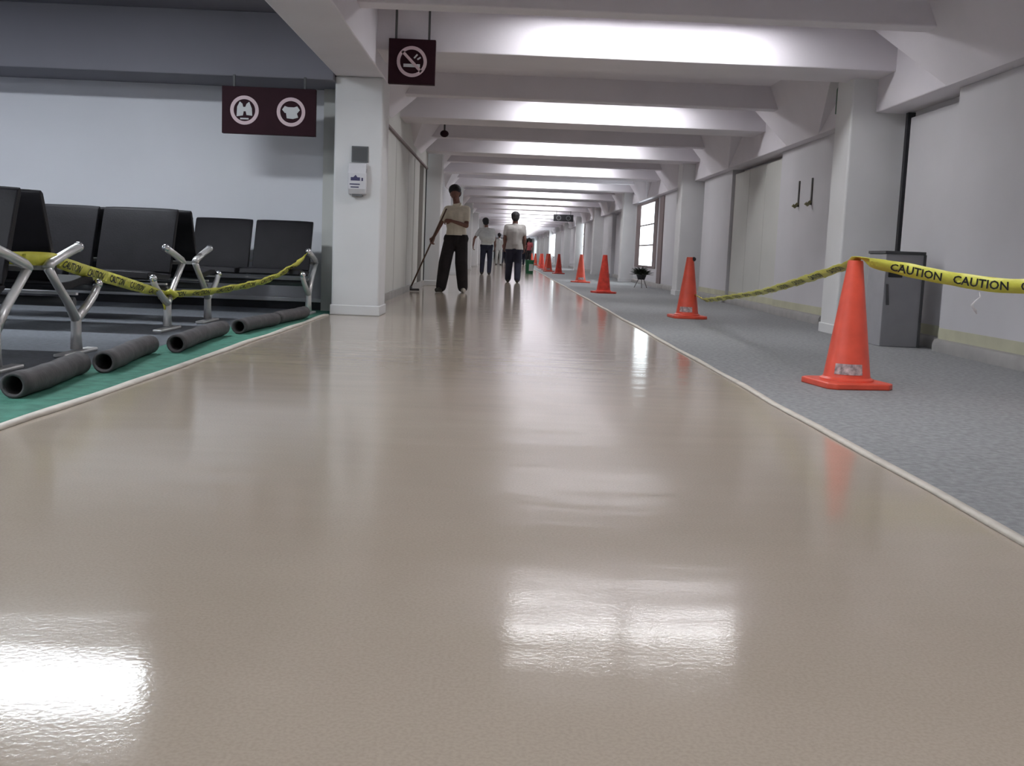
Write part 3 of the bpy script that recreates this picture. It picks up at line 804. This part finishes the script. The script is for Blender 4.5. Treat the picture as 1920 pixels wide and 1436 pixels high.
def person(label, J, cloth, loc, vox=.008, rz=0, face=None, thin=1.0, name='person'):
    """J: joints in local metres.  cloth: dict of materials. face: unit vector the head looks along"""
    t = thing(name, label, 'person', loc, rz, 'people in the corridor')
    hd = J['head']; nk = J['neck']; f = (face or V(0, -1, 0)).normalized()
    upv = (hd-nk).normalized(); sd = f.cross(upv).normalized()
    k = thin
    b = []
    # head: skull, jaw, nose, ears, brow, lips, eyes sockets
    b += [('b', hd+upv*.02, .095, (.88, 1.0, 1.12)), ('c', hd+f*.02-upv*.05, hd+f*.045-upv*.085, .055, .040)]
    b += [('c', hd+f*.085+upv*.0, hd+f*.108-upv*.03, .010, .014), ('c', hd+f*.082+upv*.022-sd*.03, hd+f*.082+upv*.022+sd*.03, .012, .012),
          ('c', hd+f*.085-upv*.058-sd*.015, hd+f*.085-upv*.058+sd*.015, .009, .009)]
    for s in (-1, 1):
        b.append(('c', hd+sd*s*.078+upv*.02, hd+sd*s*.080-upv*.025, .015, .010))
        b.append(('b', hd+f*.078+sd*s*.032+upv*.0, .013, (1, 1, 1)))
    b += [('c', nk-upv*.04, hd-upv*.03, .060*k, .055*k)]
    sl, sr, hl_, hr_ = J['sl'], J['sr'], J['hipl'], J['hipr']
    ch = (sl+sr)/2; pv = (hl_+hr_)/2; w = (sr-sl)
    belly = ch.lerp(pv, .62)
    b += [('c', ch-w*.22-V(0, 0, .06), ch+w*.22-V(0, 0, .06), .105*k, .105*k), ('c', ch-V(0, 0, .10), belly, .125*k, .115*k), ('c', belly, pv, .115*k, .12*k), ('c', hl_, hr_, .09*k, .09*k),
          ('c', sl, sr, .055*k, .055*k)]
    for a in 'lr':
        S, E, Wr = J['s'+a], J['e'+a], J['w'+a]
        b += [('c', S, E, .050*k, .038*k), ('c', E, Wr, .038*k, .025*k)]
        b += hand(Wr, J['hd'+a], J['pn'+a], J.get('th'+a, 1), J.get('cu'+a, .5))
        H_, K_, A_ = J['hip'+a], J['k'+a], J['a'+a]
        b += [('c', H_, K_, .078*k, .055*k), ('c', K_, K_.lerp(A_, .35), .052*k, .052*k), ('c', K_.lerp(A_, .35), A_, .052*k, .035*k)]
        ft = J['f'+a]
        b += [('c', A_-V(0, 0, .02), V(A_.x, A_.y, .045), .036, .035), ('c', V(A_.x, A_.y, .04), V(A_.x, A_.y, .035)+ft*.15, .034, .024)]
    blobs('body', b, min(vox, .008), M['skin'], t, 2)
    # shirt with short sleeves, collar and hem
    sh = [('c', ch-w*.24-V(0, 0, .07), ch+w*.24-V(0, 0, .07), .125*k, .125*k), ('c', ch-V(0, 0, .10), belly, .150*k, .140*k), ('c', belly, pv+V(0, 0, .05), .140*k, .142*k),
          ('c', sl, sr, .072*k, .072*k), ('c', nk-upv*.045, nk-upv*.02, .075*k, .070*k), ('c', belly-w*.14, pv-w*.24-V(0, 0, .12), .115*k, .122*k), ('c', belly+w*.14, pv+w*.24-V(0, 0, .12), .115*k, .122*k), ('c', ch-w*.28-V(0, 0, .10), belly-w*.16, .12*k, .115*k), ('c', ch+w*.28-V(0, 0, .10), belly+w*.16, .12*k, .115*k)]
    for a in 'lr':
        S, E = J['s'+a], J['e'+a]; sh += [('c', S, S.lerp(E, J.get('sleeve', .6)), .070*k, .062*k)]
    if 'bulk' in J: sh += J['bulk']
    wz = J['waist']; blobs('shirt', sh, vox, cloth['shirt'], t, 3, (wz-.012, -1))
    co = MB(); fr = nk-upv*.01
    vs = []; fs = []
    for q in range(16):
        a = 2*PI*q/16; dr = f*math.cos(a)+sd*math.sin(a)
        vs += [fr+dr*.078-upv*.03, fr+dr*.070+upv*(.018 if math.cos(a) < .7 else -.01), fr+dr*.062+upv*(.016 if math.cos(a) < .7 else -.012), fr+dr*.065-upv*.03]
    for q in range(16):
        for r in range(4): fs.append((q*4+r, q*4+(r+1) % 4, ((q+1) % 16)*4+(r+1) % 4, ((q+1) % 16)*4+r))
    co.add(vs, fs).build('collar', cloth['shirt'], t, smooth='all')
    tr = [('c', hl_-V(0, 0, .01), hr_-V(0, 0, .01), .118*k, .118*k), ('c', pv+V(0, 0, .06), pv-V(0, 0, .03), .135*k, .13*k), ('c', hl_.lerp(hr_, .1)+V(0, 0, .07), hr_.lerp(hl_, .1)+V(0, 0, .07), .10*k, .10*k), ('c', hl_-V(0, 0, .03), hl_.lerp(J['kl'], .3), .108*k, .10*k), ('c', hr_-V(0, 0, .03), hr_.lerp(J['kr'], .3), .108*k, .10*k)]
    bag = J.get('bag', 1.0)
    for a in 'lr':
        H_, K_, A_ = J['hip'+a], J['k'+a], J['a'+a]; mid = K_.lerp(A_, .5)
        tr += [('c', H_, K_, .104*k, .080*k*bag), ('c', K_, mid, .080*k*bag, .074*k*bag), ('c', mid, A_+V(0, 0, .005), .074*k*bag, .066*k*bag)]
    blobs('trousers', tr, vox, cloth['trousers'], t, 3, (wz, 1))
    for a in 'lr':
        A_ = J['a'+a]; ft = J['f'+a]
        blobs('shoe', [('c', V(A_.x, A_.y, .045)-ft*.03, V(A_.x, A_.y, .042)+ft*.17, .044, .036), ('c', V(A_.x, A_.y, .04)-ft*.02, V(A_.x, A_.y, .09)-ft*.01, .042, .043),
                       ('c', V(A_.x, A_.y, .022)-ft*.045, V(A_.x, A_.y, .022)+ft*.19, .022, .02)], .008, cloth['shoe'+a], t, 2)
    hr = [('b', hd+upv*.055-f*.018, .108, (.96, 1.0, .90)), ('b', hd+upv*.0-f*.050, .085, (1.05, .8, 1))]
    blobs('hair', hr, .008, M['hair'], t, 2) if not J.get('cap') else None
    return t

# man mopping, facing the camera and turned to his right-hand wall
O = V(-.90, 17.4, 0)
def L(x, y, z): return V(x-O.x, y, z)
J = dict(head=L(-.828, -.02, 1.60), neck=L(-.795, .0, 1.435), sl=L(-.935, -.05, 1.335), sr=L(-.640, .03, 1.35),
         el=L(-1.045, -.10, 1.10), wl=L(-1.145, -.22, .88), er=L(-.625, -.10, 1.09), wr=L(-.86, -.255, 1.155),
         hdl=V(-.35, -.30, -1), pnl=V(.6, -.6, .1), hdr=V(-1, -.12, .02), pnr=V(0, .7, -.7), cul=.75, cur=.75,
         hipl=L(-.88, 0, .88), hipr=L(-.70, 0, .89), kl=L(-.955, -.08, .48), kr=L(-.690, -.06, .49), al=L(-1.01, -.02, .085), ar=L(-.66, .10, .085),
         fl=V(-.35, -.93, 0), fr=V(.15, -.98, 0), sleeve=.62, bag=1.33, waist=.945)
mop_man = person('man in cream short-sleeved shirt and dark trousers mopping beside the left wall panels', J,
       dict(shirt=M['cream'], trousers=M['trouser'], shoel=M['shoe_dark'], shoer=M['shoe_pale']), O, .009, 0, V(-.25, -.93, -.28), .98)
belt = None
# mop
mp = thing('mop', 'long brown-handled floor mop held by the man in the cream shirt', 'mop', (-1.53, 17.25, 0))
p_low = Vector((.03, -.03, .045)); hL = Vector((-1.175+1.53, 17.4-.27-17.25, .80)); dirv = (hL-p_low).normalized()
MB().tube([p_low, hL, p_low+dirv*1.42], .013, 8).build('handle', M['wood'], mp, smooth='all')
hm = MB().box((-.17, -.055, .012), (.17, .055, .045)); hm.rot(.35).build('mop_pad', M['mop'], mp, bevel=.01)
MB().ball(p_low+dirv*.02, .028, 10).build('socket', M['steel_dark'], mp, smooth='all')

def walker(label, O, h, shirt, trous, back=True, lean=0.0, stride=.12, thin=1.0, armout=0, bulk=None, hx=0, waist=.93):
    """person seen from behind (faces +Y)"""
    k = h/1.72
    def P(x, y, z): return V(x*k, y*k, z*k)
    J = dict(head=P(.0+lean+hx, .02, 1.605), neck=P(.0+lean*.8, .0, 1.44), sl=P(-.19+lean*.7, .0, 1.37), sr=P(.19+lean*.7, .0, 1.37),
             el=P(-.25-armout, -.04, 1.10), wl=P(-.24-armout*1.3, .10, .88), er=P(.25, -.04, 1.10), wr=P(.25, .06, .86),
             hdl=V(0, .2, -1), pnl=V(1, 0, 0), hdr=V(0, .2, -1), pnr=V(-1, 0, 0), thl=-1,
             hipl=P(-.09, 0, .90), hipr=P(.09, 0, .90), kl=P(-.115, stride*.4, .48), kr=P(.105, stride*.2, .48), al=P(-.13, stride, .085), ar=P(.10, -stride, .085),
             fl=V(-.1, 1, 0), fr=V(.1, 1, 0), waist=waist*k)
    J['al'].z = .085; J['ar'].z = .085
    if bulk: J['bulk'] = bulk(P)
    return person(label, J, dict(shirt=shirt, trousers=trous, shoel=M['shoe_dark'], shoer=M['shoe_dark']), O, .012, 0, V(0, 1, 0), thin)
walker('person in pale grey shirt and dark trousers walking away down the middle of the corridor', V(.235, 24.7, 0), 1.60, M['shirt_grey'], M['navy'], stride=.14, thin=1.1, waist=.84)
walker('person in white shirt leaning forward beyond the mopping man', V(-.53, 32.2, 0), 1.68, M['shirt_white'], M['navy'], stride=.10, lean=-.03, armout=.14, thin=.98,
       bulk=lambda P: [('c', P(-.08, -.08, 1.18), P(.10, -.08, 1.12), .17, .16)], hx=-.02)
walker('tiny distant person in white between the two walking people', V(-.28, 58, 0), 1.72, M['shirt_white'], M['shirt_white'], stride=.08)
walker('tiny distant person in a red top beside the one in white', V(.02, 66, 0), 1.70, M['red_cloth'], M['navy'], stride=.08)
walker('tiny distant person in dark clothes near the far line of cones', V(1.05, 62, 0), 1.75, M['trouser'], M['navy'], stride=.08)
walker('tiny distant person in red near the far bright window', V(1.62, 70, 0), 1.70, M['red_cloth'], M['trouser'], stride=.08)
